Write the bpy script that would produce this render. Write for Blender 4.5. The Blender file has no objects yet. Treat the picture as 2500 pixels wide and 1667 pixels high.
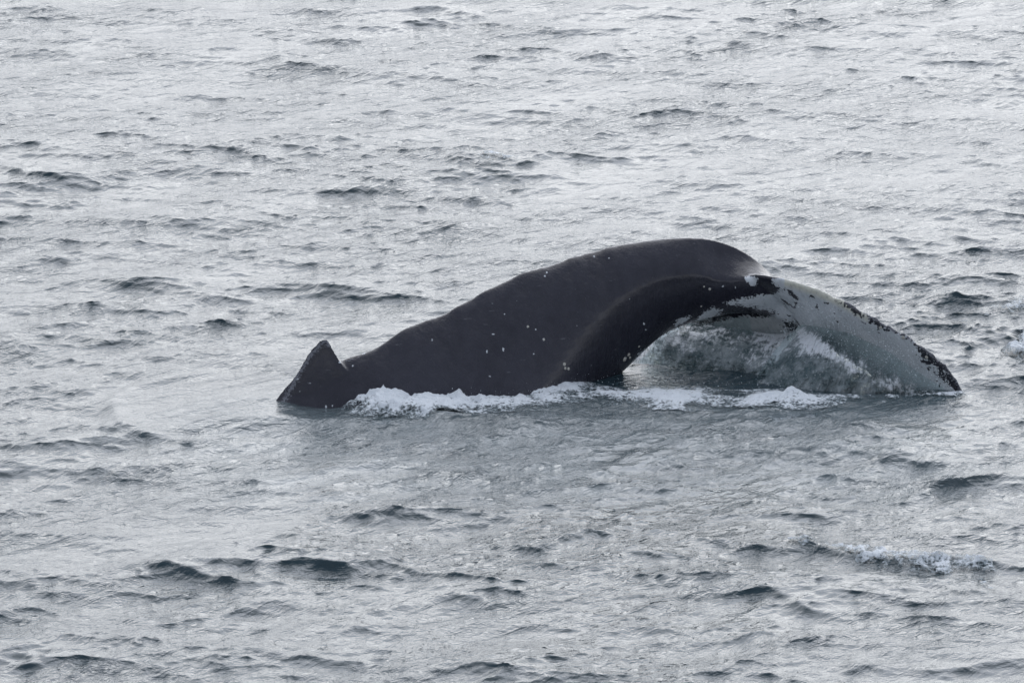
import bpy, bmesh, math, random
import numpy as np
from mathutils import Vector
from mathutils.bvhtree import BVHTree

random.seed(4)
RNG = np.random.default_rng(11)
S = bpy.context.scene
COL = S.collection

# ------------------------------------------------------------------ camera
DEP = math.radians(12.0)            # looking down from a ship's deck
DIST = 75.0
AIM = np.array([0.0, 0.0, 0.6])
CAM = AIM + DIST * np.array([0.0, -math.cos(DEP), math.sin(DEP)])
cam_d = bpy.data.cameras.new('camera')
cam_d.sensor_width = 36.0
cam_d.lens = 270.0
cam_d.clip_start = 1.0
cam_d.clip_end = 20000.0
cam = bpy.data.objects.new('camera', cam_d)
COL.objects.link(cam)
cam.location = CAM
cam.rotation_euler = (math.pi / 2 - DEP, 0, 0)
S.camera = cam

# ------------------------------------------------------------------ sky and light
SUN_EL, SUN_AZ = 42.0, 8.0         # ahead of the camera, behind the cloud
w = bpy.data.worlds.new("World")
S.world = w
w.use_nodes = True
nt = w.node_tree
nt.nodes.clear()
N = nt.nodes.new
out = N('ShaderNodeOutputWorld')
bg = N('ShaderNodeBackground')
bg.inputs['Strength'].default_value = 0.10
sky = N('ShaderNodeTexSky')
sky.sky_type = 'NISHITA'
sky.sun_disc = False
sky.sun_elevation = math.radians(SUN_EL)
sky.sun_rotation = math.radians(SUN_AZ)
sky.altitude = 0
sky.air_density = 1.0
sky.dust_density = 3.5
sky.ozone_density = 1.0
hsv = N('ShaderNodeHueSaturation')
hsv.inputs['Saturation'].default_value = 0.14
tc = N('ShaderNodeTexCoord')
mp = N('ShaderNodeMapping')
mp.inputs['Scale'].default_value = (1.0, 1.0, 2.6)
nz = N('ShaderNodeTexNoise')
nz.inputs['Scale'].default_value = 2.4
nz.inputs['Detail'].default_value = 5
nz.inputs['Roughness'].default_value = 0.55
rp = N('ShaderNodeValToRGB')
rp.color_ramp.elements[0].position = 0.38
rp.color_ramp.elements[0].color = (0.44, 0.47, 0.52, 1)
rp.color_ramp.elements[1].position = 0.60
rp.color_ramp.elements[1].color = (1, 1, 1, 1)
mul = N('ShaderNodeMixRGB')
mul.blend_type = 'MULTIPLY'
mul.inputs['Fac'].default_value = 0.28
L = nt.links.new
L(sky.outputs[0], hsv.inputs['Color'])
L(tc.outputs['Generated'], mp.inputs[0]); L(mp.outputs[0], nz.inputs['Vector'])
L(nz.outputs['Fac'], rp.inputs[0])
# the cloud deck scatters the light evenly: half of it comes from every side alike
ovc = N('ShaderNodeMixRGB'); ovc.inputs['Fac'].default_value = 0.5
ovc.inputs[2].default_value = (6.6, 6.9, 7.4, 1)
L(hsv.outputs[0], ovc.inputs[1])
L(ovc.outputs[0], mul.inputs[1]); L(rp.outputs[0], mul.inputs[2])
# a deck of blue grey cloud overhead, thinner and brighter towards the horizon
sx = N('ShaderNodeSeparateXYZ'); L(tc.outputs['Generated'], sx.inputs[0])
ad = N('ShaderNodeMath'); ad.operation = 'MULTIPLY_ADD'
L(nz.outputs['Fac'], ad.inputs[0]); ad.inputs[1].default_value = -0.55; L(sx.outputs[2], ad.inputs[2])
el = N('ShaderNodeValToRGB')
el.color_ramp.elements[0].position = 0.27; el.color_ramp.elements[0].color = (0.965, 0.975, 1.0, 1)
el.color_ramp.elements[1].position = 0.43; el.color_ramp.elements[1].color = (0.50, 0.535, 0.62, 1)
e3 = el.color_ramp.elements.new(0.04); e3.color = (0.84, 0.85, 0.88, 1)      # haze greys the cloud near the horizon
ad2 = N('ShaderNodeMath'); ad2.inputs[1].default_value = 0.27; L(ad.outputs[0], ad2.inputs[0])
L(ad2.outputs[0], el.inputs[0])
mul2 = N('ShaderNodeMixRGB'); mul2.blend_type = 'MULTIPLY'; mul2.inputs['Fac'].default_value = 1.0
L(mul.outputs[0], mul2.inputs[1]); L(el.outputs[0], mul2.inputs[2])
L(mul2.outputs[0], bg.inputs['Color'])
L(bg.outputs[0], out.inputs['Surface'])

sd = bpy.data.lights.new('sun', 'SUN')
sd.energy = 0.6
sd.angle = math.radians(70)
sd.color = (1.0, 0.99, 0.97)
so = bpy.data.objects.new('sun', sd)
COL.objects.link(so)
so.rotation_euler = (math.radians(90 - SUN_EL), 0, math.radians(180 - SUN_AZ))

S.view_settings.view_transform = 'Standard'
S.view_settings.look = 'None'
S.view_settings.gamma = 1
S.view_settings.use_curve_mapping = False
S.view_settings.exposure = 0.98

# ------------------------------------------------------------------ helpers
FX = cam_d.lens / cam_d.sensor_width * 2500.0        # focal length in photo pixels
RT = np.array([1.0, 0, 0])
FW = np.array([0, math.cos(DEP), -math.sin(DEP)])
UP = np.array([0, math.sin(DEP), math.cos(DEP)])


def at(px, py, Y):
    """world point of photo position (px, py) standing at depth Y"""
    d = FW + RT * (px - 1250.0) / FX - UP * (py - 833.5) / FX
    t = (Y - CAM[1]) / d[1]
    return CAM + d * t


def on_sea(px, py, z=0.0):
    d = FW + RT * (px - 1250.0) / FX - UP * (py - 833.5) / FX
    t = (z - CAM[2]) / d[2]
    return CAM + d * t


def proj(P):
    v = P - CAM
    f = v @ FW
    return 1250.0 + (v @ RT) / f * FX, 833.5 - (v @ UP) / f * FX


def tag(o, label=None, cat=None, group=None, kind=None):
    if label: o['label'] = label
    if cat: o['category'] = cat
    if group: o['group'] = group
    if kind: o['kind'] = kind
    return o


def mesh_np(name, V, F, mat, parent=None, smooth=True):
    """V (n,3), F (m,3|4) arrays -> object"""
    me = bpy.data.meshes.new(name)
    V = np.ascontiguousarray(V, dtype=np.float32)
    F = np.ascontiguousarray(F, dtype=np.int32)
    k = F.shape[1]
    me.vertices.add(len(V)); me.vertices.foreach_set('co', V.ravel())
    me.loops.add(F.size); me.loops.foreach_set('vertex_index', F.ravel())
    me.polygons.add(len(F))
    me.polygons.foreach_set('loop_start', np.arange(0, F.size, k, dtype=np.int32))
    me.update(calc_edges=True)
    me.validate()
    if smooth:
        me.shade_smooth()
    me.materials.append(mat)
    o = bpy.data.objects.new(name, me)
    COL.objects.link(o)
    if parent: o.parent = parent
    return o


def set_attr(o, name, arr):
    a = o.data.attributes.new(name, 'FLOAT', 'POINT')
    a.data.foreach_set('value', np.ascontiguousarray(arr, dtype=np.float32))


_T = RNG.random((256, 256)).astype(np.float32)


def vnoise(x, y):
    xi = np.floor(x).astype(np.int64); yi = np.floor(y).astype(np.int64)
    fx = x - xi; fy = y - yi
    fx = fx * fx * fx * (fx * (fx * 6 - 15) + 10); fy = fy * fy * fy * (fy * (fy * 6 - 15) + 10)
    a = _T[yi & 255, xi & 255]; b = _T[yi & 255, (xi + 1) & 255]
    c = _T[(yi + 1) & 255, xi & 255]; d = _T[(yi + 1) & 255, (xi + 1) & 255]
    return (a * (1 - fx) + b * fx) * (1 - fy) + (c * (1 - fx) + d * fx) * fy


def fbm(x, y, octv=4, gain=0.5, ridged=False):
    s = 0; a = 1.0; t = 0
    for k in range(octv):
        n = vnoise(x * 2 ** k * 1.02 + 17.3 * k, y * 2 ** k + 9.1 * k)
        if ridged: n = 1 - np.abs(2 * n - 1)
        s = s + a * n; t += a; a *= gain
    return s / t


def sstep(a, b, x):
    t = np.clip((x - a) / (b - a), 0, 1)
    return t * t * (3 - 2 * t)


def poly_sd(poly, px, py):
    """signed distance (positive inside) to a polygon, vectorised"""
    P = np.array(poly, float)
    d = np.full(px.shape, 1e9); ins = np.zeros(px.shape, bool)
    for i in range(len(P)):
        a = P[i]; b = P[(i + 1) % len(P)]
        e = b - a
        wx = px - a[0]; wy = py - a[1]
        t = np.clip((wx * e[0] + wy * e[1]) / (e @ e + 1e-9), 0, 1)
        d = np.minimum(d, (wx - e[0] * t) ** 2 + (wy - e[1] * t) ** 2)
        c = ((a[1] > py) != (b[1] > py))
        xs = a[0] + (py - a[1]) * (e[0] / (e[1] if abs(e[1]) > 1e-9 else 1e-9))
        ins ^= c & (px < xs)
    d = np.sqrt(d)
    return np.where(ins, d, -d)


def new_mat(name):
    m = bpy.data.materials.new(name)
    m.use_nodes = True
    nt = m.node_tree
    b = nt.nodes['Principled BSDF']
    return m, nt, b


class G:
    """small node-graph helper"""
    def __init__(s, nt): s.nt = nt
    def n(s, t, **kw):
        x = s.nt.nodes.new(t)
        for k, v in kw.items(): setattr(x, k, v)
        return x
    def inp(s, sock, v):
        if hasattr(v, 'is_output') or isinstance(v, bpy.types.NodeSocket): s.nt.links.new(v, sock)
        else: sock.default_value = v
    def m(s, op, a, b=0.0, clamp=False):
        x = s.n('ShaderNodeMath', operation=op); x.use_clamp = clamp
        s.inp(x.inputs[0], a); s.inp(x.inputs[1], b); return x.outputs[0]
    def noise(s, vec, scale, detail=3, rough=0.5, dist=0.0, dim='3D'):
        x = s.n('ShaderNodeTexNoise'); x.noise_dimensions = dim
        s.inp(x.inputs['Vector'], vec)
        x.inputs['Scale'].default_value = scale; x.inputs['Detail'].default_value = detail
        x.inputs['Roughness'].default_value = rough; x.inputs['Distortion'].default_value = dist
        return x.outputs['Fac']
    def map(s, vec, scale=(1, 1, 1), rot=(0, 0, 0), loc=(0, 0, 0)):
        x = s.n('ShaderNodeMapping'); s.inp(x.inputs[0], vec)
        if rot[2] and not (rot[0] or rot[1]):        # turn first, then stretch
            x.vector_type = 'TEXTURE'; scale = tuple(1 / q for q in scale)
        x.inputs['Scale'].default_value = scale; x.inputs['Rotation'].default_value = rot
        x.inputs['Location'].default_value = loc
        return x.outputs[0]
    def ramp(s, f, p0, p1, c0=(0, 0, 0, 1), c1=(1, 1, 1, 1)):
        x = s.n('ShaderNodeValToRGB'); s.inp(x.inputs[0], f)
        e = x.color_ramp.elements
        e[0].position = p0; e[1].position = p1; e[0].color = c0; e[1].color = c1
        return x.outputs[0]
    def mix(s, f, a, b, bt='MIX'):
        x = s.n('ShaderNodeMixRGB', blend_type=bt)
        s.inp(x.inputs[0], f); s.inp(x.inputs[1], a); s.inp(x.inputs[2], b); return x.outputs[0]
    def attr(s, name):
        x = s.n('ShaderNodeAttribute'); x.attribute_name = name; return x.outputs['Fac']
    def bump(s, h, dist, strength=1.0, normal=None):
        x = s.n('ShaderNodeBump'); s.inp(x.inputs['Height'], h)
        x.inputs['Distance'].default_value = dist; x.inputs['Strength'].default_value = strength
        if normal is not None: s.inp(x.inputs['Normal'], normal)
        return x.outputs[0]


# ------------------------------------------------------------------ materials
def make_water_mat():
    m, nt, b = new_mat('sea_water')
    g = G(nt)
    pos = g.n('ShaderNodeNewGeometry').outputs['Position']
    b.inputs['Base Color'].default_value = (0.027, 0.051, 0.063, 1)
    b.inputs['Roughness'].default_value = 0.05
    b.inputs['IOR'].default_value = 1.333
    lift = g.m('MULTIPLY', g.attr('reflection_lift'), g.ramp(g.noise(g.map(pos, (.5, 1, 1), (0, 0, .3)), 2.2, 5, .65), .34, .68, (.25, .25, .25, 1), (1, 1, 1, 1)))  # patchy brightening put into the colour over the whale's dark reflection
    g.inp(b.inputs['Base Color'], g.mix(lift, b.inputs['Base Color'].default_value[:], (0.19, 0.225, 0.235, 1)))
    # cat's paws: patches where the wind roughens the surface, others left slick
    gust = g.ramp(g.noise(g.map(pos, (0.14, 0.4, 1), (0, 0, 1.0)), 1.6, 4, 0.6), 0.36, 0.62,
                  (0.35, 0.35, 0.35, 1), (1.15, 1.15, 1.15, 1))
    p1 = g.map(pos, (0.60, 1.0, 1), (0, 0, -0.38))
    p2 = g.map(pos, (0.55, 1.0, 1), (0, 0, 0.75))
    n1 = g.noise(p1, 9.0, 3, 0.55, 0.6)
    n2 = g.noise(p2, 26.0, 3, 0.6, 0.4)
    n3 = g.noise(p1, 75.0, 2, 0.5)
    r2 = g.m('MULTIPLY', g.m('ABSOLUTE', g.m('SUBTRACT', n2, 0.5)), -2.0)   # creased ripples
    n4 = g.noise(g.map(pos, (0.33, 1.0, 1), (0, 0, 0.92)), 4.6, 4, 0.6, 0.6)
    r1 = g.m('MULTIPLY', g.m('ABSOLUTE', g.m('SUBTRACT', n1, 0.5)), -0.024)
    r4 = g.m('MULTIPLY', n4, 0.066)
    h = g.m('ADD', g.m('MULTIPLY', g.m('ADD', r1, r4), gust), g.m('MULTIPLY', g.m('MULTIPLY', r2, 0.0034), gust))
    h = g.m('ADD', h, g.m('MULTIPLY', g.m('MULTIPLY', n3, 0.0006), gust))
    nrm = g.bump(g.m('MULTIPLY', h, g.attr('chop')), 1.0, 1.0)
    g.inp(b.inputs['Normal'], nrm)
    return m


def make_whale_mat():
    m, nt, b = new_mat('whale_skin')
    g = G(nt)
    oc = g.n('ShaderNodeTexCoord').outputs['Object']
    fine = g.noise(oc, 38.0, 5, 0.62)
    med = g.noise(oc, 9.0, 4, 0.6)
    white = g.attr('white')                       # signed field, 0 = edge of the pigment
    w1 = g.m('ADD', white, g.m('MULTIPLY', g.m('SUBTRACT', fine, 0.5), 1.5))
    w1 = g.m('ADD', w1, g.m('MULTIPLY', g.m('SUBTRACT', med, 0.5), 0.7))
    wm = g.ramp(w1, 0.47, 0.56)
    dark = g.attr('dark')
    d1 = g.m('ADD', dark, g.m('MULTIPLY', g.m('SUBTRACT', g.noise(oc, 17.0, 4, 0.62), 0.5), 3.6))
    dm = g.ramp(d1, 0.46, 0.54)
    scar = g.attr('scar')
    s1 = g.m('ADD', scar, g.m('MULTIPLY', g.m('SUBTRACT', g.noise(g.map(oc, (1, 1, 1)), 55.0, 4, 0.7), 0.5), 2.2))
    sm = g.ramp(s1, 0.50, 0.66)
    base = g.ramp(med, 0.3, 0.75, (0.015, 0.015, 0.023, 1), (0.027, 0.027, 0.038, 1))
    grey = g.ramp(g.noise(oc, 3.0, 3, 0.5), 0.35, 0.7, (0.52, 0.56, 0.59, 1), (0.68, 0.71, 0.74, 1))
    yellow = g.attr('diatom')
    grey = g.mix(g.m('MULTIPLY', yellow, 0.8, True), grey, (0.74, 0.72, 0.60, 1))
    # fine scuffs and bruises in the pale skin
    grey = g.mix(g.m('MULTIPLY', g.ramp(g.noise(g.map(oc, (1, 1, .35)), 30.0, 5, .7), .52, .72), .45), grey, (0.20, 0.22, 0.25, 1))
    base = g.mix(g.ramp(g.noise(oc, 1.6, 4, .6), .35, .7, (0, 0, 0, 1), (.45, .45, .45, 1)), base, (0.040, 0.041, 0.056, 1))
    c = g.mix(wm, base, grey)
    c = g.mix(g.m('MULTIPLY', dm, 0.96), c, (0.014, 0.014, 0.022, 1))
    c = g.mix(g.m('MULTIPLY', sm, 0.75), c, (0.22, 0.23, 0.26, 1))
    # thin scratches and small pale pits
    scr = g.noise(g.map(oc, (1.2, 1, 7.0), (0, 0.62, 0)), 7.0, 2, 0.5, 0.2)
    scm = g.ramp(scr, 0.735, 0.76)
    c = g.mix(g.m('MULTIPLY', scm, 0.22), c, (0.30, 0.31, 0.33, 1))
    v = g.n('ShaderNodeTexVoronoi'); g.inp(v.inputs['Vector'], oc); v.inputs['Scale'].default_value = 5.0
    pit = g.ramp(v.outputs['Distance'], 0.025, 0.04, (1, 1, 1, 1), (0, 0, 0, 1))
    wn = g.n('ShaderNodeTexWhiteNoise'); g.inp(wn.inputs['Vector'], v.outputs['Color'])
    pit = g.m('MULTIPLY', pit, g.m('GREATER_THAN', wn.outputs['Value'], 0.96))
    c = g.mix(g.m('MULTIPLY', pit, 0.55), c, (0.45, 0.47, 0.50, 1))
    g.inp(b.inputs['Base Color'], c)
    runs = g.noise(g.map(oc, (5.0, 5.0, 0.9)), 2.4, 4, 0.6, 0.4)          # water still running down the skin
    rough = g.ramp(runs, 0.38, 0.62, (0.14, 0.14, 0.14, 1), (0.38, 0.38, 0.38, 1))
    g.inp(b.inputs['Roughness'], rough)
    b.inputs['IOR'].default_value = 1.40
    b.inputs['Coat Weight'].default_value = 0.45
    b.inputs['Coat Roughness'].default_value = 0.12
    b.inputs['Coat IOR'].default_value = 1.33
    h = g.m('ADD', g.m('MULTIPLY', fine, 0.004), g.m('MULTIPLY', med, 0.010))
    rid = g.m('MULTIPLY', g.attr('rough'), g.m('MULTIPLY', g.noise(oc, 26.0, 4, 0.6), 0.030))
    nrm = g.bump(g.m('ADD', h, rid), 1.0, 0.8)
    g.inp(b.inputs['Normal'], nrm)
    return m


def make_foam_mat():
    m, nt, b = new_mat('foam')
    g = G(nt)
    pos = g.n('ShaderNodeNewGeometry').outputs['Position']
    thick = g.attr('thick')
    n = g.noise(pos, 22.0, 5, 0.65)
    f = g.m('ADD', thick, g.m('MULTIPLY', g.m('SUBTRACT', n, 0.5), 1.7))
    k = g.ramp(f, 0.30, 0.62)
    col = g.mix(k, (0.42, 0.49, 0.52, 1), (0.78, 0.83, 0.87, 1))
    g.inp(b.inputs['Base Color'], col)
    g.inp(b.inputs['Roughness'], g.ramp(k, 0.0, 1.0, (0.08, 0.08, 0.08, 1), (0.45, 0.45, 0.45, 1)))
    b.inputs['IOR'].default_value = 1.33
    h = g.m('ADD', g.m('MULTIPLY', n, 0.03), g.m('MULTIPLY', g.noise(pos, 75.0, 3, 0.6), 0.012))
    g.inp(b.inputs['Normal'], g.bump(h, 1.0, 0.9))
    # bubbles and lace: holes open where the foam is thin
    v = g.n('ShaderNodeTexVoronoi', feature='DISTANCE_TO_EDGE')
    g.inp(v.inputs['Vector'], g.map(pos, (1, .6, 1))); v.inputs['Scale'].default_value = 27.0
    lace = g.m('ADD', f, g.m('MULTIPLY', g.m('SUBTRACT', 0.14, v.outputs['Distance']), .8))
    mx = g.n('ShaderNodeMixShader'); tr = g.n('ShaderNodeBsdfTransparent')
    g.inp(mx.inputs[0], g.ramp(lace, 0.08, 0.62)); g.inp(mx.inputs[1], tr.outputs[0]); g.inp(mx.inputs[2], b.outputs[0])
    g.inp(nt.nodes['Material Output'].inputs['Surface'], mx.outputs[0])
    return m


def make_curtain_mat():
    """thin water pouring off the tail: wet glassy film, torn white streaks, gaps"""
    m, nt, b = new_mat('pouring_water')
    g = G(nt)
    uv = g.n('ShaderNodeAttribute'); uv.attribute_name = 'flow'
    pos = g.n('ShaderNodeNewGeometry').outputs['Position']
    fl = uv.outputs['Vector']
    st = g.noise(g.map(fl, (7.0, 1.3, 1)), 6.0, 5, 0.65, 0.5)        # along the fall
    cl = g.noise(pos, 12.0, 6, 0.72)
    gl = g.ramp(g.noise(pos, 42.0, 3, 0.7), 0.60, 0.68)
    white = g.attr('white')
    k = g.m('ADD', white, g.m('ADD', g.m('MULTIPLY', g.m('SUBTRACT', st, 0.5), 1.9),
                               g.m('MULTIPLY', g.m('SUBTRACT', cl, 0.5), 2.6)))
    k = g.m('ADD', k, g.m('MULTIPLY', g.m('SUBTRACT', g.noise(pos, 3.4, 3, .5), 0.5), 1.8))
    km = g.m('MAXIMUM', g.ramp(k, 0.36, 1.10), g.m('MULTIPLY', gl, g.m('ADD', g.m('MULTIPLY', white, .6), .35)))
    film = g.ramp(g.noise(pos, 6.0, 5, .6), .38, .64, (0.085, 0.125, 0.135, 1), (0.34, 0.385, 0.40, 1))
    col = g.mix(km, film, (0.86, 0.90, 0.94, 1))
    g.inp(b.inputs['Base Color'], col)
    b.inputs['Roughness'].default_value = 0.10
    b.inputs['IOR'].default_value = 1.333
    h = g.m('ADD', g.m('MULTIPLY', st, 0.03), g.m('MULTIPLY', cl, 0.035))
    h = g.m('ADD', h, g.m('MULTIPLY', g.noise(pos, 60.0, 3, 0.6), 0.010))
    g.inp(b.inputs['Normal'], g.bump(h, 1.0, 0.9))
    tr = g.n('ShaderNodeBsdfTransparent')
    tr.inputs[0].default_value = (0.86, 0.93, 0.93, 1)
    mx = g.n('ShaderNodeMixShader')
    alpha = g.m('ADD', g.attr('cover'), g.m('MULTIPLY', g.m('SUBTRACT', cl, 0.5), 1.6))
    alpha = g.m('MAXIMUM', g.ramp(alpha, 0.15, 0.70), g.m('MULTIPLY', g.m('MULTIPLY', km, 0.95), g.ramp(g.attr('cover'), 0.0, 0.12)))
    g.inp(mx.inputs[0], alpha)
    g.inp(mx.inputs[1], tr.outputs[0]); g.inp(mx.inputs[2], b.outputs[0])
    g.inp(nt.nodes['Material Output'].inputs['Surface'], mx.outputs[0])
    return m


def make_drop_mat():
    m, nt, b = new_mat('water_drop')
    b.inputs['Base Color'].default_value = (0.62, 0.68, 0.72, 1)
    b.inputs['Roughness'].default_value = 0.05
    b.inputs['IOR'].default_value = 1.333
    return m


def make_barnacle_mat():
    m, nt, b = new_mat('barnacle_shell')
    g = G(nt)
    oc = g.n('ShaderNodeTexCoord').outputs['Object']
    c = g.ramp(g.noise(oc, 60.0, 3, 0.6), 0.35, 0.65, (0.30, 0.28, 0.24, 1), (0.60, 0.60, 0.55, 1))
    g.inp(b.inputs['Base Color'], c)
    b.inputs['Roughness'].default_value = 0.5
    return m


WATER, SKIN, FOAM, CURT, DROP, SHELL = (make_water_mat(), make_whale_mat(), make_foam_mat(),
                                        make_curtain_mat(), make_drop_mat(), make_barnacle_mat())

# ------------------------------------------------------------------ the sea
NX, NY = 2048, 1024
LX, LY = 40.96, 40.96


def ocean_tile():
    kx = np.fft.fftfreq(NX, LX / NX) * 2 * np.pi
    ky = np.fft.fftfreq(NY, LY / NY) * 2 * np.pi
    KX, KY = np.meshgrid(kx, ky)
    K = np.hypot(KX, KY); K[0, 0] = 1e-6
    th = np.arctan2(KY, KX)
    k1, k2 = 2 * np.pi / 3.4, 2 * np.pi / 13.0

    def spread(t0, p):
        return np.abs(np.cos((th - t0) / 2)) ** (2 * p)
    # one sea running at the camera from behind right, another crossing it; long waves keep their direction best
    fan = np.clip(k1 / K, 0.05, 1.0) ** 0.5

    def system(t0, kp, a, n=3.75):
        c = np.cos((th - math.radians(t0)) / 2) ** 2
        return a * K ** -n * np.exp(-1.25 * (kp / K) ** 2.2) * (c ** (2 + 44 * fan) * (.5 + 2 * fan) + 0.05)
    sp = system(-112, 2 * np.pi / 3.6, 1.0) + system(-80, 2 * np.pi / 1.6, .18) + system(-38, 2 * np.pi / 3.2, .95)
    sp += 0.02 * K ** -4.2 * np.exp(-1.25 * (k2 / K) ** 2) * spread(math.radians(-125), 8) * (K < 2 * np.pi / 5)
    sp *= np.exp(-(K / 95.0) ** 4)
    h = (RNG.standard_normal(K.shape) + 1j * RNG.standard_normal(K.shape)) * np.sqrt(sp)
    z = np.fft.ifft2(h).real
    gx = np.fft.ifft2(1j * KX * h).real
    gy = np.fft.ifft2(1j * KY * h).real
    sc = 0.150 / math.sqrt((gx ** 2 + gy ** 2).mean())     # rms slope
    dx = np.fft.ifft2(-1j * KX / K * h).real
    dy = np.fft.ifft2(-1j * KY / K * h).real
    print('OCEAN rms height', z.std() * sc)
    return (z * sc).astype(np.float32), (dx * sc).astype(np.float32), (dy * sc).astype(np.float32)


ZT, DXT, DYT = ocean_tile()

# individual crests and hollows seen in the photograph: (px0, py0, px1, py1, height, front width, back width)
CRESTS = [
    (-60, 415, 190, 448, .20, .30, 1.0), (300, 1385, 480, 1420, .16, .30, .9), (430, 1395, 850, 1395, .13, .28, .9),
    (830, 1372, 960, 1350, .20, .30, 1.0), (960, 1372, 1200, 1402, .12, .25, .8), (1330, 1330, 1560, 1298, .20, .32, 1.0),
    (1560, 1300, 1790, 1335, .12, .25, .8), (1790, 1325, 1960, 1330, .13, .25, .7), (2230, 1190, 2500, 1170, .20, .36, 1.1),
    (310, 1045, 400, 1050, .15, .28, .8), (400, 1055, 640, 1085, .10, .25, .8), (150, 1075, 330, 1080, .08, .3, .8),
    (900, 1018, 1100, 1015, .15, .22, .9), (1160, 1045, 1330, 1040, .12, .35, .9),
    (1960, 1640, 2150, 1610, .18, .35, 1.0), (2200, 1618, 2480, 1622, .17, .35, 1.0),
    (400, 495, 520, 478, .12, .3, .8), (730, 470, 860, 478, .12, .2, .8), (900, 470, 990, 480, .10, .25, .8),
    (1140, 482, 1310, 490, .12, .25, .8), (1450, 380, 1580, 385, .10, .22, .7), (1770, 335, 1930, 345, .12, .3, .9),
    (1640, 135, 1740, 140, .11, .25, .8), (100, 640, 280, 625, .13, .3, .9), (690, 700, 960, 735, .10, .3, .9),
    (100, 800, 260, 835, .14, .35, 1.0), (2110, 805, 2200, 790, .10, .25, .7), (2290, 748, 2400, 735, .16, .25, .7),
    (2400, 720, 2500, 730, .13, .25, .7), (2180, 790, 2260, 786, .10, .2, .6), (2280, 850, 2400, 835, .10, .2, .6),
    (2440, 945, 2520, 942, .10, .2, .6), (0, 1430, 130, 1440, .10, .3, .8), (650, 1610, 800, 1625, .10, .3, .8),
    (1080, 1625, 1330, 1600, .12, .35, .9), (1700, 1440, 1980, 1500, .11, .3, .9), (2030, 1110, 2150, 1095, .09, .25, .8),
    (1450, 1135, 1650, 1160, .07, .3, .8), (870, 40, 1160, 20, .10, .25, .8), (1200, 75, 1480, 72, .10, .25, .8),
    (1960, 1310, 2440, 1385, .16, .20, .7), (2350, 1412, 2460, 1462, .09, .18, .6),
    (1170, 400, 1310, 402, .07, .2, .6), (632, 990, 700, 1006, .10, .14, .3),
]


def seg_profile(X, Y, a, b, A, fw, bw, fade=0.35):
    e = b - a; ln = math.hypot(*e); u = e / ln
    n = np.array([-u[1], u[0]])
    if n[1] < 0: n = -n
    wob = 0.22 * np.sin(X * 1.7 + A * 40) + 0.09 * np.sin(X * 4.3 + A * 90) + .04 * np.sin(X * 9.7 + A * 70)
    s = (X - a[0]) * u[0] + (Y - a[1]) * u[1]
    d = (X - a[0]) * n[0] + (Y - a[1]) * n[1] + wob
    al = sstep(-fade * 1.6, fade, s) * sstep(ln + fade * 1.6, ln - fade, s)
    f = np.where(d > 0, np.exp(-d / (bw * .8)), np.exp(-(np.abs(d) / (fw * .7)) ** 1.15))
    return A * al * f


def sea_height_extra(X, Y):
    Z = np.zeros_like(X)
    for c in CRESTS:
        a = on_sea(c[0], c[1])[:2]; b = on_sea(c[2], c[3])[:2]
        cy = (a[1] + b[1]) / 2; cx = (a[0] + b[0]) / 2; r = math.hypot(*(b - a)) / 2 + 4
        m = (np.abs(X - cx) < r) & (np.abs(Y - cy) < r)
        if m.any():
            Z[m] += seg_profile(X[m], Y[m], a, b, c[4] * (.42 if 1290 < c[1] < 1440 and c[0] < 2000 else .30), c[5] * .6, c[6])
    return Z


# how calm the sea is round the whale: 1 = free waves, small = pressed smooth
def calm(X, Y):
    d = np.sqrt(((X - 0.6) / 4.4) ** 2 + ((Y - 0.7) / 1.25) ** 2)
    d = np.maximum(d, sstep(-.2, -.6, Y) * 3)
    c = 0.70 + 0.30 * sstep(0.75, 1.4, d) + 0.7 * np.exp(-((X - 4.9) / 1.1) ** 2 - ((Y - 3.0) / 2.0) ** 2)
    c = c * (1 - .6 * np.exp(-((X - 2.1) / 1.3) ** 4 - ((Y - 1.5) / .95) ** 4)) * (1 - .55 * np.exp(-((X - 3.4) / 1.0) ** 4 - ((Y - .5) / .45) ** 4))
    return c * (1 - .75 * sstep(1.25, .8, np.hypot((X + 2.95) / 1.0, (Y + .05) / 1.3)))


def sample_tile(T, X, Y):
    fx = (X / LX * NX) % NX; fy = (Y / LY * NY) % NY
    xi = np.floor(fx).astype(int); yi = np.floor(fy).astype(int)
    a = fx - xi; b = fy - yi
    x1 = (xi + 1) % NX; y1 = (yi + 1) % NY; xi %= NX; yi %= NY
    return (T[yi, xi] * (1 - a) + T[yi, x1] * a) * (1 - b) + (T[y1, xi] * (1 - a) + T[y1, x1] * a) * b


OX, OY = 3.1, 7.7        # which stretch of the tile lies under the whale


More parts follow.
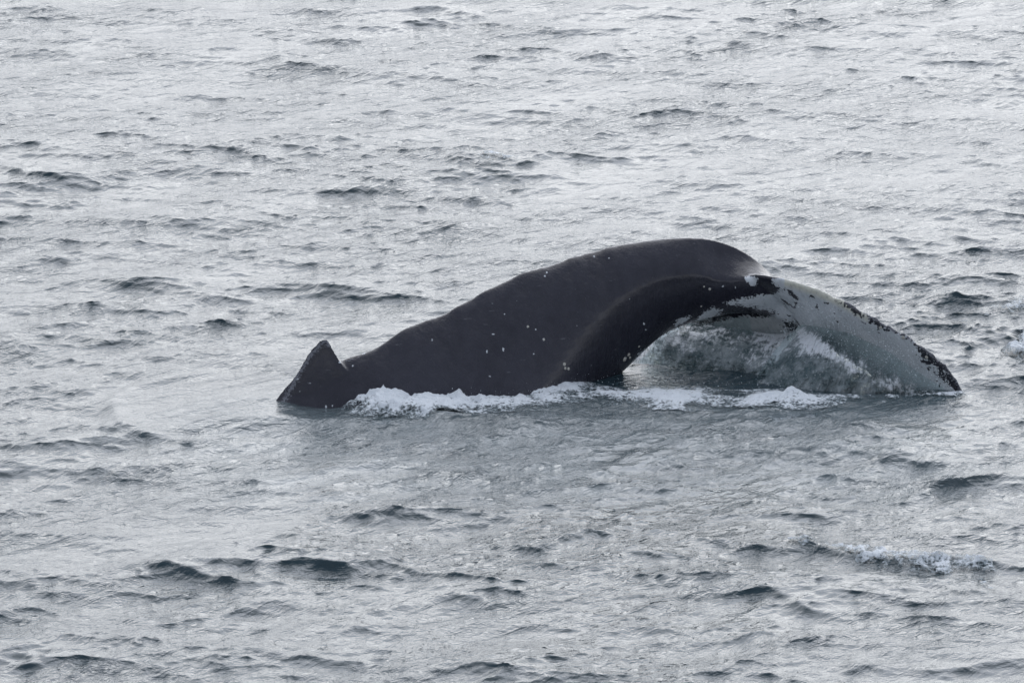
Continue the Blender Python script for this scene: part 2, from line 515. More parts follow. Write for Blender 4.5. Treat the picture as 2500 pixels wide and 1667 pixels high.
def sea_point(X, Y, fade=1.0):
    # waves come in groups: rougher lanes and slacker ones, lying aslant
    c = calm(X, Y) * (0.78 + 0.42 * sstep(.34, .66, fbm((X * .55 + Y * .83) * .16 + 40, (X * .83 - Y * .55) * .42 + 40, 3)))
    z = sample_tile(ZT, X + OX, Y + OY) * c * fade
    dx = sample_tile(DXT, X + OX, Y + OY) * c * fade
    dy = sample_tile(DYT, X + OX, Y + OY) * c * fade
    Z = z + sea_height_extra(X, Y)
    # bulge where the back slides under at the left, with its ring
    r = np.hypot((X + 2.75), (Y + 0.25) * 0.75)
    Z += 0.05 * np.exp(-(r / 0.45) ** 2) + 0.03 * np.exp(-((r - 1.15) / 0.10) ** 2) * sstep(-2.7, -3.1, X)
    # water standing up along the near side of the back
    Z += 0.03 * np.exp(-((Y + 0.95) / 0.25) ** 2) * sstep(-3.2, -2.4, X) * sstep(4.5, 3.3, X)
    # water dragged up behind the foam and sucked down under the near fluke
    Z -= 0.03 * np.exp(-((X - 2.1) / 1.1) ** 4 - ((Y - 1.4) / .9) ** 4)
    Z -= 0.07 * sstep(-.5, -4.2, Y) * sstep(-8.2, -4.2, Y) * sstep(-5.0, -2.2, X) * sstep(6.2, 3.4, X)
    Z -= 0.07 * np.exp(-((X - 3.5) / .75) ** 2 - ((Y - .8) / .40) ** 2)
    return X - CHOP * dx, Y - CHOP * dy - LEAN * (z + 0.6 * (Z - z)), Z


CHOP = 2.1
LEAN = 0.75          # crests lean forward: short steep faces towards the camera, long backs


def axis(lo, hi, step, far, growth=1.18):
    a = list(np.arange(lo, hi + step / 2, step))
    s = step; v = a[-1]
    right = []
    while v < far:
        s *= growth; v += s; right.append(v)
    s = step; v = a[0]; left = []
    while v > -far:
        s *= growth; v -= s; left.append(v)
    return np.array(left[::-1] + a + right), len(left), len(a)


ax, _, _ = axis(-7.6, 7.6, 0.022, 4000)
ay, _, _ = axis(-15.5, 23.0, 0.04, 4000)
X, Y = np.meshgrid(ax, ay)
out_d = np.maximum(np.maximum(np.abs(X) - 7.6, 0), np.maximum(np.maximum(-15.5 - Y, Y - 23.0), 0))
fd = 1 - sstep(2, 30, out_d)
PX, PY, PZ = sea_point(X.ravel(), Y.ravel(), fd.ravel())
ny, nx = X.shape
i = np.arange((ny - 1) * (nx - 1)); r_, c_ = i // (nx - 1), i % (nx - 1)
q = r_ * nx + c_
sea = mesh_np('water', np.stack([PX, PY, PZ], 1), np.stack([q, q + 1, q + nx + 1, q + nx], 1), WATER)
tag(sea, 'grey green choppy sea surface', kind='structure')
# paler water colour painted in front of the whale to brighten its dark reflection
set_attr(sea, 'reflection_lift', np.exp(-((PX - .7) / 4.0) ** 4 - ((PY + 2.0) / 2.3) ** 4))
set_attr(sea, 'chop', 1 + .55 * np.exp(-((PX - .9) / 3.6) ** 4 - ((PY + 2.3) / 1.9) ** 4) + .6 * np.exp(-((PX - 2.1) / 1.2) ** 4 - ((PY - 1.2) / .9) ** 4))
SEA_FX = PX.reshape(ny, nx); SEA_FZ = PZ.reshape(ny, nx)

# ------------------------------------------------------------------ the whale
whale = bpy.data.objects.new('whale', None)
COL.objects.link(whale)
whale.location = tuple(at(1250, 980, 1.0))
tag(whale, 'dark humpback whale diving with arched tail stock, small hooked fin and white-bellied flukes', 'whale')
W0 = np.array(whale.location)


def smooth_interp(keys, n):
    """Catmull-Rom through rows of keys"""
    K = np.array(keys, float)
    m = len(K)
    t = np.linspace(0, m - 1, n)
    i = np.clip(np.floor(t).astype(int), 0, m - 2); f = (t - i)[:, None]
    p0 = K[np.clip(i - 1, 0, m - 1)]; p1 = K[i]; p2 = K[i + 1]; p3 = K[np.clip(i + 2, 0, m - 1)]
    return 0.5 * ((2 * p1) + (-p0 + p2) * f + (2 * p0 - 5 * p1 + 4 * p2 - p3) * f ** 2 + (-p0 + 3 * p1 - 3 * p2 + p3) * f ** 3)


# stations: top px, py | bottom px, py | depth | half width | keel height (0 top .. 1 belly)
BODY = [
    (470, 1230, 520, 1600, .10, .80, .55),
    (560, 1110, 640, 1540, .18, .78, .55),
    (664, 990, 800, 1430, .28, .72, .60),
    (752, 930, 930, 1330, .38, .66, .62),
    (800, 898, 985, 1290, .43, .63, .64),
    (845, 875, 1040, 1250, .48, .60, .66),
    (914, 851, 1125, 1190, .58, .57, .70),
    (988, 803, 1195, 1135, .70, .55, .74),
    (1078, 770, 1270, 1075, .82, .51, .76),
    (1116, 750, 1305, 1050, .88, .50, .76),
    (1195, 706, 1362, 1008, 1.02, .46, .70),
    (1277, 668, 1432, 975, 1.17, .42, .58),
    (1382, 635, 1494, 932, 1.31, .385, .45),
    (1478, 608, 1545, 884, 1.47, .35, .38),
    (1545, 593, 1591, 840, 1.57, .32, .36),
    (1616, 583, 1635, 808, 1.65, .30, .36),
    (1690, 580, 1695, 785, 1.72, .265, .38),
    (1743, 586, 1745, 773, 1.77, .225, .44),
    (1796, 604, 1795, 765, 1.80, .19, .38),
    (1839, 629, 1835, 764, 1.82, .15, .28),
    (1866, 653, 1870, 769, 1.84, .12, .18),
    (1882, 668, 1900, 779, 1.86, .09, .14),
    (1900, 690, 1925, 788, 1.88, .07, .5),
    (1920, 715, 1938, 786, 1.90, .03, .5),
]


def section(top, bot, vdir, wd, keel, ns, flare=1.0, conc=0.0):
    """one ring: ridge at the top, widest at the keel, rounded belly"""
    th = np.linspace(0, 2 * np.pi, ns, endpoint=False)
    s = (1 - np.cos(th)) / 2                     # 0 at ridge, 1 at belly
    side = np.where(th < np.pi, -1.0 * flare, 1.0)       # near side first
    up = s < keel
    a = np.clip(s / keel, 0, 1); b = np.clip((s - keel) / (1 - keel), 0, 1)
    f = np.where(up, (1 - conc) * np.power(np.clip(1 - (1 - a) ** 1.35, 0, 1), 0.74) + conc * (.22 * np.sqrt(a) + .78 * a ** 1.8), np.power(np.clip(1 - b ** 1.7, 0, 1), 0.72))
    c = top[None] * (1 - s[:, None]) + bot[None] * s[:, None]
    return c + vdir[None] * (side * f * wd)[:, None]


def loft(rings):
    n, m = rings.shape[0], rings.shape[1]
    V = rings.reshape(-1, 3)
    F = []
    for a in range(n - 1):
        for b in range(m):
            F.append((a * m + b, a * m + (b + 1) % m, (a + 1) * m + (b + 1) % m, (a + 1) * m + b))
    V = np.vstack([V, rings[0].mean(0), rings[-1].mean(0)])
    T = []
    for b in range(m):
        T.append((n * m, (b + 1) % m, b))
        T.append((n * m + 1, (n - 1) * m + b, (n - 1) * m + (b + 1) % m))
    return V, F + T


KNUCKLES = [(985, 2, 14), (1043, 3, 12), (1112, 5, 14), (1178, 5, 14), (1272, 5, 16), (1340, -3, 18),
            (1392, 6, 14), (1432, 4, 12), (1482, 5, 14), (1520, 2, 10)]      # bumps of the backbone: px, size, width
parts = []
K = smooth_interp(BODY, 220)
rings = []
vd = np.array([-0.18, 0.983, 0.0]); vd /= np.linalg.norm(vd)
for k in K:
    k[4] -= np.interp(k[0], [900, 1450], [.42, 0])
    T = at(k[0], k[1], k[4]); B = at(k[2], k[3], k[4])
    rings.append(section(T, B, vd, k[5], min(max(k[6], .12), .85), 64,
                         np.interp(k[0], [1600, 1690, 1743, 1796, 1839, 1866, 1900], [1, 1.1, 1.35, 1.8, 2.3, 2.9, 3.5]),
                         np.interp(k[0], [1600, 1690, 1743, 1796, 1900], [0, .35, .8, 1, 1])))
    ss = (1 - np.cos(np.linspace(0, 2 * np.pi, 64, endpoint=False))) / 2
    kn = sum(a_ * math.exp(-((k[0] - x_) / (w_ if k[0] < x_ else w_ * 1.8)) ** 2) for x_, a_, w_ in KNUCKLES) / 400.0
    rings[-1] += np.outer(np.exp(-(ss / .06) ** 1.5), UP * kn)
parts.append(loft(np.array(rings)))

FIN = [
    (662, 992, 760, 1060, .30, .14), (686, 958, 775, 1050, .32, .12), (717, 922, 800, 1030, .34, .11),
    (740, 884, 825, 1010, .37, .095), (753, 861, 838, 990, .385, .08), (769, 842, 846, 970, .40, .065),
    (784, 829, 852, 955, .41, .058), (795, 827, 856, 945, .42, .055), (803, 834, 860, 938, .425, .055),
    (806, 850, 866, 930, .43, .055), (811, 864, 874, 925, .445, .055), (830, 877, 884, 920, .46, .06),
    (850, 880, 900, 920, .48, .06),
]
rings = []
for k in smooth_interp(FIN, 50):
    k[4] -= .42
    rings.append(section(at(k[0], k[1], k[4]), at(k[2], k[3], k[4]), vd, k[5] * 2.1, .8, 28, 1.0, .65))
parts.append(loft(np.array(rings)))

# flukes: leading px,py,depth | trailing px,py,depth | thickness, from far tip to near tip
FLUKE = [
    (1545, 838, 3.20, 1552, 845, 3.22, .02),
    (1600, 775, 2.95, 1680, 872, 3.00, .05),
    (1665, 732, 2.70, 1780, 874, 2.80, .08),
    (1725, 700, 2.42, 1862, 862, 2.52, .11),
    (1785, 682, 2.10, 1922, 832, 2.25, .13),
    (1815, 676, 1.62, 1946, 806, 2.06, .135),
    (1848, 672, 1.44, 1953, 797, 1.95, .13),
    (1885, 677, 1.32, 1972, 814, 1.80, .115),
    (1925, 684, 1.22, 2004, 838, 1.64, .10),
    (1985, 703, 1.06, 2045, 864, 1.46, .092),
    (2057, 734, .90, 2092, 893, 1.25, .085),
    (2134, 776, .76, 2150, 930, 1.02, .08),
    (2176, 800, .69, 2188, 955, .90, .075),
    (2221, 824, .62, 2230, 980, .78, .07),
    (2285, 872, .53, 2290, 1000, .62, .06),
    (2318, 903, .48, 2323, 1005, .53, .045),
    (2350, 956, .44, 2356, 1010, .45, .03),
]
kk = smooth_interp(FLUKE, 150)
LE = np.array([at(k[0], k[1], k[2]) for k in kk]); TE = np.array([at(k[3], k[4], k[5]) for k in kk])
rings = []
spn = np.gradient(LE, axis=0)
for j in range(len(kk)):
    c = TE[j] - LE[j]
    nrm = np.cross(spn[j], c); nrm /= np.linalg.norm(nrm) + 1e-9
    th = np.linspace(0, 2 * np.pi, 36, endpoint=False)
    s = (1 - np.cos(th)) / 2
    tk = kk[j][6] * 1.0 * (1.48 * np.sqrt(s) - 0.6 * s - 1.75 * s ** 2 + 1.6 * s ** 3 - 0.65 * s ** 4) * 0.95
    tk = np.maximum(tk, 0.010)
    sg = np.where(th < np.pi, 1, -1)
    jag = 0.0
    if 0.1 < j / 150 < 0.97:                     # ragged trailing edge, knobbly leading edge
        jag = 0.018 * math.sin(j * 0.9) + 0.012 * math.sin(j * 2.3 + 1)
    bow = 0.05 * np.sin(np.pi * s) * (1 if j > 90 else 0.5)
    kb = 0.012 * (math.sin(j * 0.75) + .7 * math.sin(j * 1.7 + 2)) * (1 if j > 84 else 0)
    P = LE[j][None] - (c / np.linalg.norm(c) * kb)[None] * (1 - s[:, None]) + c[None] * (s * (1 + jag * s))[:, None] + nrm[None] * (sg * tk + bow)[:, None]
    rings.append(P)
parts.append(loft(np.array(rings)))

bm = bmesh.new()
for V, F in parts:
    vs = [bm.verts.new(tuple(p - W0)) for p in V]
    for f in F:
        try: bm.faces.new([vs[q] for q in f])
        except ValueError: pass
bmesh.ops.recalc_face_normals(bm, faces=bm.faces)
me = bpy.data.meshes.new('body'); bm.to_mesh(me); bm.free()
tmp = bpy.data.objects.new('body', me); COL.objects.link(tmp)
md = tmp.modifiers.new('r', 'REMESH'); md.mode = 'VOXEL'; md.voxel_size = 0.0135; md.use_smooth_shade = True
ms = tmp.modifiers.new('s', 'SMOOTH'); ms.factor = 0.5; ms.iterations = 4
dg = bpy.context.evaluated_depsgraph_get()
ev = tmp.evaluated_get(dg)
bme = bpy.data.meshes.new_from_object(ev)
bpy.data.objects.remove(tmp)
body = bpy.data.objects.new('body', bme); COL.objects.link(body); body.parent = whale
bme.shade_smooth() if hasattr(bme, 'shade_smooth') else None
bme.materials.clear(); bme.materials.append(SKIN)
nv = len(bme.vertices)
co = np.empty(nv * 3, np.float32); bme.vertices.foreach_get('co', co); co = co.reshape(-1, 3).astype(float) + W0
print('WHALE verts', nv)
u, v = proj(co)

# pigment, worked out once on the skin itself
SC = 1 / 16.0


def fld(*polys):
    m = np.full(u.shape, -1e9)
    for p in polys: m = np.maximum(m, poly_sd(p, u, v))
    return m


belly_main = [(1886, 690), (1925, 676), (2000, 690), (2134, 760), (2260, 830), (2380, 960), (2380, 1040), (1900, 1040), (1500, 1000),
              (1560, 860), (1700, 800), (1800, 772), (1868, 772), (1900, 768), (1870, 757), (1800, 745), (1765, 742),
              (1790, 730), (1850, 722), (1888, 716), (1908, 706)]
patch = [(1696, 786), (1712, 762), (1742, 750), (1768, 752), (1756, 768), (1722, 781)]
patch2 = [(1640, 797), (1650, 779), (1680, 770), (1692, 773), (1672, 790), (1652, 799)]
patch3 = [(1818, 677), (1836, 673), (1848, 680), (1847, 696), (1834, 697), (1824, 688)]
patch4 = [(1884, 682), (1918, 680), (1926, 694), (1912, 708), (1900, 700)]
depth_y = co[:, 1]
main = fld(belly_main)
wf = np.maximum(main * SC * 1.0, fld(patch) * SC * 1.4 - .05)
wf = np.maximum(wf, fld(patch2) * SC * 1.4 - .25)
wf = np.maximum(wf, fld(patch3, patch4) * SC * 2.0 + .15)
# small scars: px, py, rx, ry
SPOTS = [(int(RNG.uniform(980, 1700)), int(RNG.uniform(700, 900)), RNG.uniform(.6, 1.6), RNG.uniform(.6, 1.6)) for _ in range(10)] + [(1289, 797, 4, 5), (1308, 804, 3, 3), (1328, 829, 4, 6), (1229, 853, 4, 8), (1189, 858, 2, 7), (1055, 829, 2, 5),
         (1538, 730, 3, 3), (1733, 706, 5, 5), (1765, 699, 5, 4), (1719, 700, 3, 3), (1572, 790, 3, 4), (1577, 805, 3, 3),
         (1334, 665, 5, 3), (1330, 674, 3, 2), (1450, 626, 4, 3), (1486, 630, 3, 3), (888, 862, 7, 5), (829, 884, 5, 4),
         (861, 893, 3, 3), (1232, 767, 2, 2), (1205, 816, 9, 1.5), (727, 925, 7, 2), (755, 935, 9, 2), (732, 955, 6, 2.5),
         (1796, 704, 3, 6), (1303, 864, 2.5, 2), (796, 993, 3, 4), (812, 990, 2.5, 3), (1196, 918, 3, 4), (1408, 796, 2.5, 2.5)]
for sx, sy, rx, ry in SPOTS:
    d = np.hypot((u - sx) / (rx * .75 + .8), (v - sy) / (ry * .8 + .8))
    wf = np.maximum(wf, (.75 - d * 1.15))
wf = np.clip(wf, -1.6, 1.9) * 0.55 + 0.5
set_attr(body, 'white', wf)
LEpx = np.array([proj(p) for p in LE[72:]])


def line_d(P):
    d = np.full(u.shape, 1e9)
    for j in range(len(P) - 1):
        a, b = P[j], P[j + 1]; e = b - a
        t = np.clip(((u - a[0]) * e[0] + (v - a[1]) * e[1]) / (e @ e + 1e-9), 0, 1)
        d = np.minimum(d, np.hypot(u - a[0] - e[0] * t, v - a[1] - e[1] * t))
    return d


dl = line_d(LEpx)
along = sstep(2035, 2075, u)
thickband = 18 + 20 * sstep(2200, 2330, u) - 8 * sstep(2150, 2190, u) * sstep(2260, 2215, u)
dk = (1 - dl / thickband) * 1.1 + .12 + 0.35 * (u > 2240)
dk = np.where(along > 0, dk * along, -1)
# dark edge of the far fluke by the notch, short pigment strokes
dk = np.maximum(dk, 1.3 - line_d(np.array([(1928, 790), (1940, 806), (1925, 826), (1905, 842)])) / 15.0)
for P in ([(1909, 733), (1938, 751), (1942, 740)], [(1994, 745), (1998, 756)], [(1978, 724), (1990, 727)], [(2012, 739), (2020, 741)],
          [(1912, 700), (1938, 722), (1944, 730)]):
    dk = np.maximum(dk, 1.15 - line_d(np.array(P, float)) / 4.5)
set_attr(body, 'dark', np.clip(dk, -1.5, 1.5) * 0.55 + 0.15)
set_attr(body, 'diatom', sstep(24, 8, dl) * (u > 1915) * (u < 2120))
finL = np.array([(690, 985), (722, 926), (757, 868), (786, 838), (799, 832), (808, 845)], float)
sc = np.maximum(1 - line_d(finL) / 15.0, (1.0 - line_d(LEpx) / 15.0) * (u > 2060))
sc = np.maximum(sc, 0.75 - line_d(np.array([(824, 874), (845, 882), (870, 874), (900, 858)], float)) / 6.0)
set_attr(body, 'scar', np.clip(sc, -1, 1) * 0.6 + 0.12)
set_attr(body, 'rough', np.clip(1 - line_d(finL) / 22.0, 0, 1) + 0.5 * np.clip(1 - dl / 15.0, 0, 1))

tree = BVHTree.FromPolygons([tuple(p) for p in (co - W0)], [tuple(p.vertices) for p in bme.polygons])


def hit(px, py):
    d = FW + RT * (px - 1250.0) / FX - UP * (py - 833.5) / FX
    d = Vector(d).normalized()
    return tree.ray_cast(Vector(CAM - W0), d)


def barnacle_mesh():
    bm = bmesh.new()
    for r0, z in ((1.0, 0.0), (0.86, 0.42), (0.55, 0.72), (0.34, 0.74), (0.22, 0.45)):
        for k in range(10):
            a = 2 * math.pi * k / 10
            rr = r0 * (1 + 0.13 * (k % 2))
            bm.verts.new((rr * math.cos(a), rr * math.sin(a), z))
    bm.verts.ensure_lookup_table()
    for q in range(4):
        for k in range(10):
            bm.faces.new([bm.verts[q * 10 + k], bm.verts[q * 10 + (k + 1) % 10], bm.verts[(q + 1) * 10 + (k + 1) % 10],
                          bm.verts[(q + 1) * 10 + k]])
    bm.faces.new([bm.verts[40 + k] for k in range(10)])
    m = bpy.data.meshes.new('barnacle'); bm.to_mesh(m); bm.free(); m.shade_smooth(); m.materials.append(SHELL)
    return m


bmsh = barnacle_mesh()
for px, py, r in [(1378, 889, .018), (1380, 899, .015), (1388, 900, .016), (1525, 877, .026), (1535, 866, .020), (1538, 873, .016),
                  (1712, 748, .010), (1560, 846, .012), (1289, 797, .013), (1328, 829, .012), (1733, 706, .014), (1719, 700, .010),
                  (2205, 824, .020), (2262, 872, .018), (2150, 800, .016), (2040, 734, .016)]:
    loc, nr, _, _ = hit(px, py)
    if loc is None: continue
    o = bpy.data.objects.new('barnacle', bmsh); COL.objects.link(o); o.parent = whale
    o.location = loc - nr * r * 0.15; o.scale = (r, r, r * 0.8)
    o.rotation_euler = nr.to_track_quat('Z', 'Y').to_euler()


# ------------------------------------------------------------------ foam
def foam_patch(name, label, px0, py0, px1, py1, hfun, step=0.012, cat=None):
    """a lumpy sheet of white water lying on the sea; hfun(px,py,X,Y) -> height above the water (cut where < 0), thickness"""
    a = on_sea(px0, py1); b = on_sea(px1, py0)
    c = on_sea(px0, py0); d = on_sea(px1, py1)
    gx = np.arange(min(a[0], c[0]), max(b[0], d[0]), step); gy = np.arange(a[1], b[1], step * 1.5)
    X, Y = np.meshgrid(gx, gy)
    # the sea keeps its own sideways sway: sample its height where it really lies
    shp = X.shape
    x0, y0 = X.ravel().copy(), Y.ravel().copy()
    xs, ys = x0.copy(), y0.copy()
    for _ in range(3):
        qx, qy, qz = sea_point(xs, ys)
        xs += x0 - qx; ys += y0 - qy
    qx, qy, qz = sea_point(xs, ys)
    pu, pv = proj(np.stack([x0, y0, np.zeros_like(x0)], 1))
    h, th = hfun(pu, pv, x0, y0)
    P = np.stack([x0 + 0.02 * (fbm(x0 * 14, y0 * 14, 3) - .5), y0 - 0.08 * np.clip(h, 0, 1) + 0.02 * (fbm(x0 * 13 + 50, y0 * 13, 3) - .5),
                  qz + np.maximum(h, -0.01)], 1)
    ny, nx = shp
    i = np.arange((ny - 1) * (nx - 1)); r_, c_ = i // (nx - 1), i % (nx - 1)
    q = r_ * nx + c_
    F = np.stack([q, q + 1, q + nx + 1, q + nx], 1)
    ok = (h > -0.004)
    F = F[ok[F].all(1)]
    used = np.unique(F); re = np.full(len(P), -1); re[used] = np.arange(len(used))
    o = mesh_np(name, P[used], re[F], FOAM)
    set_attr(o, 'thick', th[used])
    return tag(o, label, cat, kind='stuff')


STRIP = [(842, 1002), (872, 968), (905, 945), (960, 934), (1060, 930), (1130, 922), (1200, 922), (1300, 918), (1390, 930), (1450, 950),
         (1520, 962), (1600, 950), (1680, 950), (1760, 958), (1860, 958), (1930, 952), (1965, 962), (2010, 972), (2060, 974),
         (1990, 984), (1850, 990), (1700, 988), (1600, 986), (1540, 990), (1480, 980), (1440, 972), (1390, 975), (1330, 992),
         (1250, 1002), (1170, 1012), (1050, 1016), (950, 1016), (860, 1012)]


def strip_h(pu, pv, X, Y):
    sd = poly_sd(STRIP, pu, pv)
    m = np.clip(sd / 22.0, -1, 1)
    r = fbm(X * 3.2, Y * 2.4, 5, .55)
    rr = fbm(X * 5.0 + 7, Y * 4.0, 4, .5, True)
    lump = (0.13 * (r - .36) + 0.09 * (rr - .5)) * (.8 + .5 * sstep(1300, 1000, pu)) + .05 * sstep(1250, 1000, pu)
    lump += 0.06 * np.exp(-((pu - 1935) / 20) ** 2 - ((pv - 968) / 12) ** 2)
    lump += 0.05 * np.exp(-((pu - 1335) / 40) ** 2 - ((pv - 942) / 14) ** 2)
    den = 0.62 + m * 0.95 + (r - .5) * 2.2 + (rr - .6) * 1.2
    h = np.where(m > -0.6, np.minimum(lump * np.clip(m + .35, 0, 1) + .012, (den - .02) * .12), -1)
    return h, np.clip(den * .55 + .12 * (rr - .5), -.3, 1.1)


foam_patch('foam', 'long strip of churned white foam along the waterline of the whale', 800, 880, 2100, 1030, strip_h)


def blob_h(polyg, amp, soft=14.0, bias=0.0, fx=4.5):
    def f(pu, pv, X, Y):
        sd = poly_sd(polyg, pu, pv)
        m = np.clip(sd / soft, -1, 1)
        r = fbm(X * fx + 31, Y * fx * .7, 5, .58); rr = fbm(X * fx * 1.7 + 3, Y * fx * 1.3, 4, .5, True)
        den = 0.2 + bias + m * 0.8 + (r - .5) * 2.8 + (rr - .6) * 1.0
        lump = amp * (0.25 + 1.3 * (r - .3) + .9 * (rr - .5))
        return np.where(m > -.7, np.minimum(lump * np.clip(m + .4, 0, 1), (den - .05) * .1), -1), np.clip(den * .5, -.3, 1.1)
    return f


foam_patch('foam', 'thin ragged line of foam where the near fluke enters the water', 1960, 930, 2380, 990,
           blob_h([(1985, 966), (2060, 962), (2180, 964), (2290, 960), (2345, 950), (2360, 958), (2300, 970), (2180, 975), (2060, 976)], .03, 8, .0, 8.0))
foam_patch('foam', 'patch of white foam at the right edge behind the fluke tip', 2420, 780, 2540, 900,
           blob_h([(2440, 860), (2460, 835), (2500, 810), (2540, 790), (2540, 880), (2480, 880)], .12, 18, .1))
foam_patch('foam', 'thin foam and ripples behind the upper right of the flukes', 2330, 650, 2540, 790,
           blob_h([(2370, 770), (2400, 745), (2520, 730), (2520, 755), (2430, 765), (2390, 780)], .03, 14, -.5), step=0.016)
foam_patch('breaking_wave', 'long narrow breaking crest glinting at lower right', 1880, 1270, 2500, 1420,
           blob_h([(1915, 1312), (1960, 1308), (2020, 1318), (2080, 1322), (2120, 1318), (2180, 1348), (2260, 1352), (2330, 1356), (2400, 1362),
                   (2455, 1385), (2440, 1392), (2350, 1382), (2260, 1380), (2180, 1376), (2110, 1360), (2040, 1338), (1975, 1326),
                   (1918, 1324)], .05, 8, -.08, 8.0), step=0.013, cat='wave')
foam_patch('breaking_wave', 'short dark rippled crest below the right end of the long breaking one', 2330, 1390, 2480, 1480,
           blob_h([(2350, 1414), (2390, 1408), (2420, 1425), (2450, 1455), (2440, 1462), (2400, 1440), (2355, 1424)], .03, 9, -.45, 9.0),
           step=0.015, cat='wave')
foam_patch('breaking_wave', 'small bubbling white crest in the open water above the arched tail', 1150, 365, 1330, 420,
           blob_h([(1168, 395), (1190, 382), (1240, 386), (1310, 398), (1270, 402), (1200, 402)], .035, 7, -.2, 9.0), step=0.015, cat='wave')



# ------------------------------------------------------------------ water pouring off the flukes
def curtain(name, label, top, bottom, bulge, cover, white, nu=260, nv=90, seed=0, amp=.07):
    """sheet from the wet edge (top: rows of px,py,depth) down to the sea (bottom rows)"""
    A = smooth_interp(top, nu); B = smooth_interp(bottom, nu)
    TA = np.array([at(*k[:3]) for k in A]); TB = np.array([at(*k[:3]) for k in B])
    t = np.linspace(0, 1, nv)[None, :, None]
    s = np.linspace(0, 1, nu)
    P = TA[:, None] * (1 - t) + TB[:, None] * t
    P = P + np.array(bulge)[None, None] * np.sin(np.pi * t ** .8)
    SS, TT = np.meshgrid(s, t.ravel(), indexing='ij')
    ln = np.linalg.norm(TA[-1] - TA[0]); hg = 0.7
    n1 = fbm(SS * ln * 9 + seed, TT * hg * 3.0, 5, .6) - .5
    n2 = fbm(SS * ln * 6 + seed + 40, TT * hg * 6, 5, .6, True) - .6
    P[:, :, 1] -= (n1 * 1.6 + n2 * .8) * amp * np.clip(TT * 3 + .15, 0, 1)
    P[:, :, 0] += n2 * amp * .5 * np.clip(TT * 3, 0, 1)
    V = P.reshape(-1, 3)
    i = np.arange((nu - 1) * (nv - 1)); r_, c_ = i // (nv - 1), i % (nv - 1)
    q = r_ * nv + c_
    o = mesh_np(name, V, np.stack([q, q + nv, q + nv + 1, q + 1], 1), CURT)
    pu, pv = proj(V)
    a = o.data.attributes.new('flow', 'FLOAT_VECTOR', 'POINT')
    fl = np.stack([SS.ravel() * ln, TT.ravel() * hg, np.zeros(SS.size)], 1)
    a.data.foreach_set('vector', fl.astype(np.float32).ravel())
    edge = sstep(0, .10, SS.ravel()) * sstep(1, .94, SS.ravel())
    set_attr(o, 'cover', cover(SS.ravel(), TT.ravel(), pu, pv) - (1 - edge) * 1.3)
    set_attr(o, 'white', white(SS.ravel(), TT.ravel(), pu, pv))
    return tag(o, label, kind='stuff')


TEpx = np.array([(1940, 780), (1953, 799), (2006, 837), (2085, 884), (2159, 916), (2240, 945), (2320, 965)], float)


def TEL(pu, pv):
    """how far below the trailing edge of the near fluke"""
    return pv - np.interp(pu, TEpx[:, 0], TEpx[:, 1])


curtain('pouring_water', 'sheet of water pouring off the near fluke into the sea',
        [(1957, 790, 1.80), (1995, 790, 1.50), (2050, 805, 1.20), (2110, 830, .96), (2170, 860, .76), (2230, 900, .60), (2295, 945, .50)],
        [(1820, 950, .95), (1900, 956, .85), (1990, 964, .72), (2070, 968, .62), (2150, 972, .56), (2230, 974, .5), (2310, 972, .45)],
        (0, -.10, .06),
        lambda s, t, pu, pv: .20 + .55 * sstep(-20, 25, TEL(pu, pv)),
        lambda s, t, pu, pv: -.08 + .80 * np.exp(-((TEL(pu, pv) - 10) / 26) ** 2) * sstep(2330, 2150, pu) + .7 * np.exp(-((pu - 1965) / 38) ** 2 - ((pv - 845) / 40) ** 2), seed=3)
curtain('pouring_water', 'bright veil of water falling from the notch and far fluke under the arch',
        [(1640, 785, 2.1), (1710, 790, 2.1), (1790, 800, 2.05), (1862, 812, 2.0), (1905, 815, 1.96), (1940, 806, 1.9), (1958, 792, 1.86), (2010, 830, 1.5)],
        [(1560, 886, 1.7), (1650, 895, 1.65), (1740, 908, 1.55), (1800, 920, 1.45), (1860, 935, 1.25), (1930, 950, 1.0), (2020, 960, .85), (2110, 965, .7)],
        (0, -.12, .05),
        lambda s, t, pu, pv: .12 + .75 * sstep(0, .45, t) - .55 * sstep(.62, 1, t) * sstep(.95, .5, s),
        lambda s, t, pu, pv: np.clip(.56 + .95 * np.exp(-((pu - 1935) / 75) ** 2) * (1 - .75 * t) - .25 * t - .4 * sstep(.55, .95, t), -.3, 1.1), seed=13)
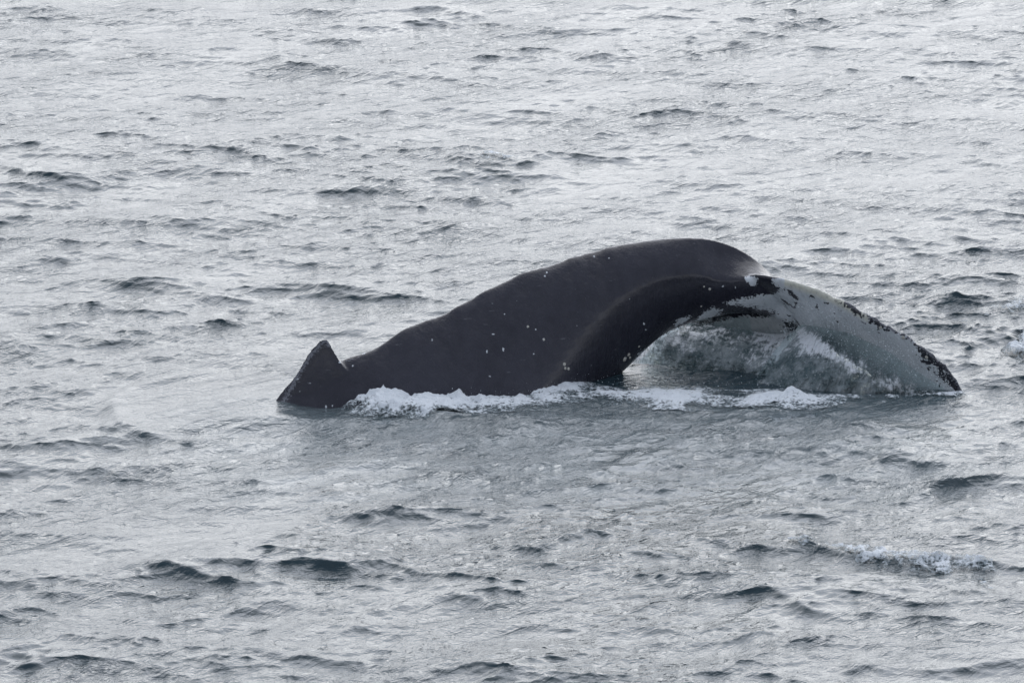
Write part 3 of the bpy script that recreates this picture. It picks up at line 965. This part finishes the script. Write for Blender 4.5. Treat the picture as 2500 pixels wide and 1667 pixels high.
# streaks and film still clinging to the belly side of the far fluke
curtain('pouring_water', 'smooth streaky sheet of water sliding off the far fluke at the left of the arch',
        [(1540, 828, 2.6), (1610, 790, 2.45), (1700, 770, 2.25), (1830, 775, 2.05)],
        [(1520, 885, 1.75), (1600, 890, 1.8), (1700, 895, 1.8), (1850, 890, 1.8)],
        (0, -.05, .02),
        lambda s, t, pu, pv: .85 - .75 * s,
        lambda s, t, pu, pv: .85 * sstep(1720, 1560, pu) + .12 - .1 * t, nu=200, nv=120, seed=23, amp=.05)

# ------------------------------------------------------------------ drops
def drops(name, label, centres, radii):
    base = np.array([(0, 0, 1), (1, 0, 0), (0, 1, 0), (-1, 0, 0), (0, -1, 0), (0, 0, -1)], float)
    bf = np.array([(0, 1, 2), (0, 2, 3), (0, 3, 4), (0, 4, 1), (5, 2, 1), (5, 3, 2), (5, 4, 3), (5, 1, 4)])
    n = len(centres)
    V = centres[:, None] + base[None] * (radii[:, None] * np.array([[1, 1, 1.35]]))[:, None, :]
    F = bf[None] + (np.arange(n) * 6)[:, None, None]
    o = mesh_np(name, V.reshape(-1, 3), F.reshape(-1, 3), DROP)
    return tag(o, label, kind='stuff')


cs, rs = [], []
for _ in range(2600):                                     # falling in front of the near fluke
    s = random.random()
    j = 78 + int(s * 60)
    f = random.random() ** .8
    p = LE[j] * (1 - f) + TE[j] * f + np.array([random.gauss(0, .05), -.14 - .18 * random.random(), random.gauss(-.05, .05)])
    if proj(p[None])[1][0] < np.interp(p[0] * 233 + 1250, [1921, 2057, 2219, 2342], [720, 775, 870, 960]): continue
    cs.append(p); rs.append(.0018 + .0035 * random.random() ** 3)
for _ in range(2600):                                     # round the trailing edges
    j = random.choice(range(20, 140))
    p = TE[j] + np.array([random.gauss(-.05, .10), -.12 - .2 * random.random(), random.gauss(-.05, .09)])
    cs.append(p); rs.append(.0025 + .006 * random.random() ** 3)
for _ in range(500):                                      # thrown up from the foam strip
    px = random.uniform(880, 2000); py = random.uniform(925, 985)
    p = on_sea(px, py, 0.05) + np.array([0, 0, abs(random.gauss(0, .06))])
    cs.append(p); rs.append(.0018 + .003 * random.random() ** 3)
drops('spray', 'fine drops of spray falling round the flukes and the foam', np.array(cs), np.array(rs))
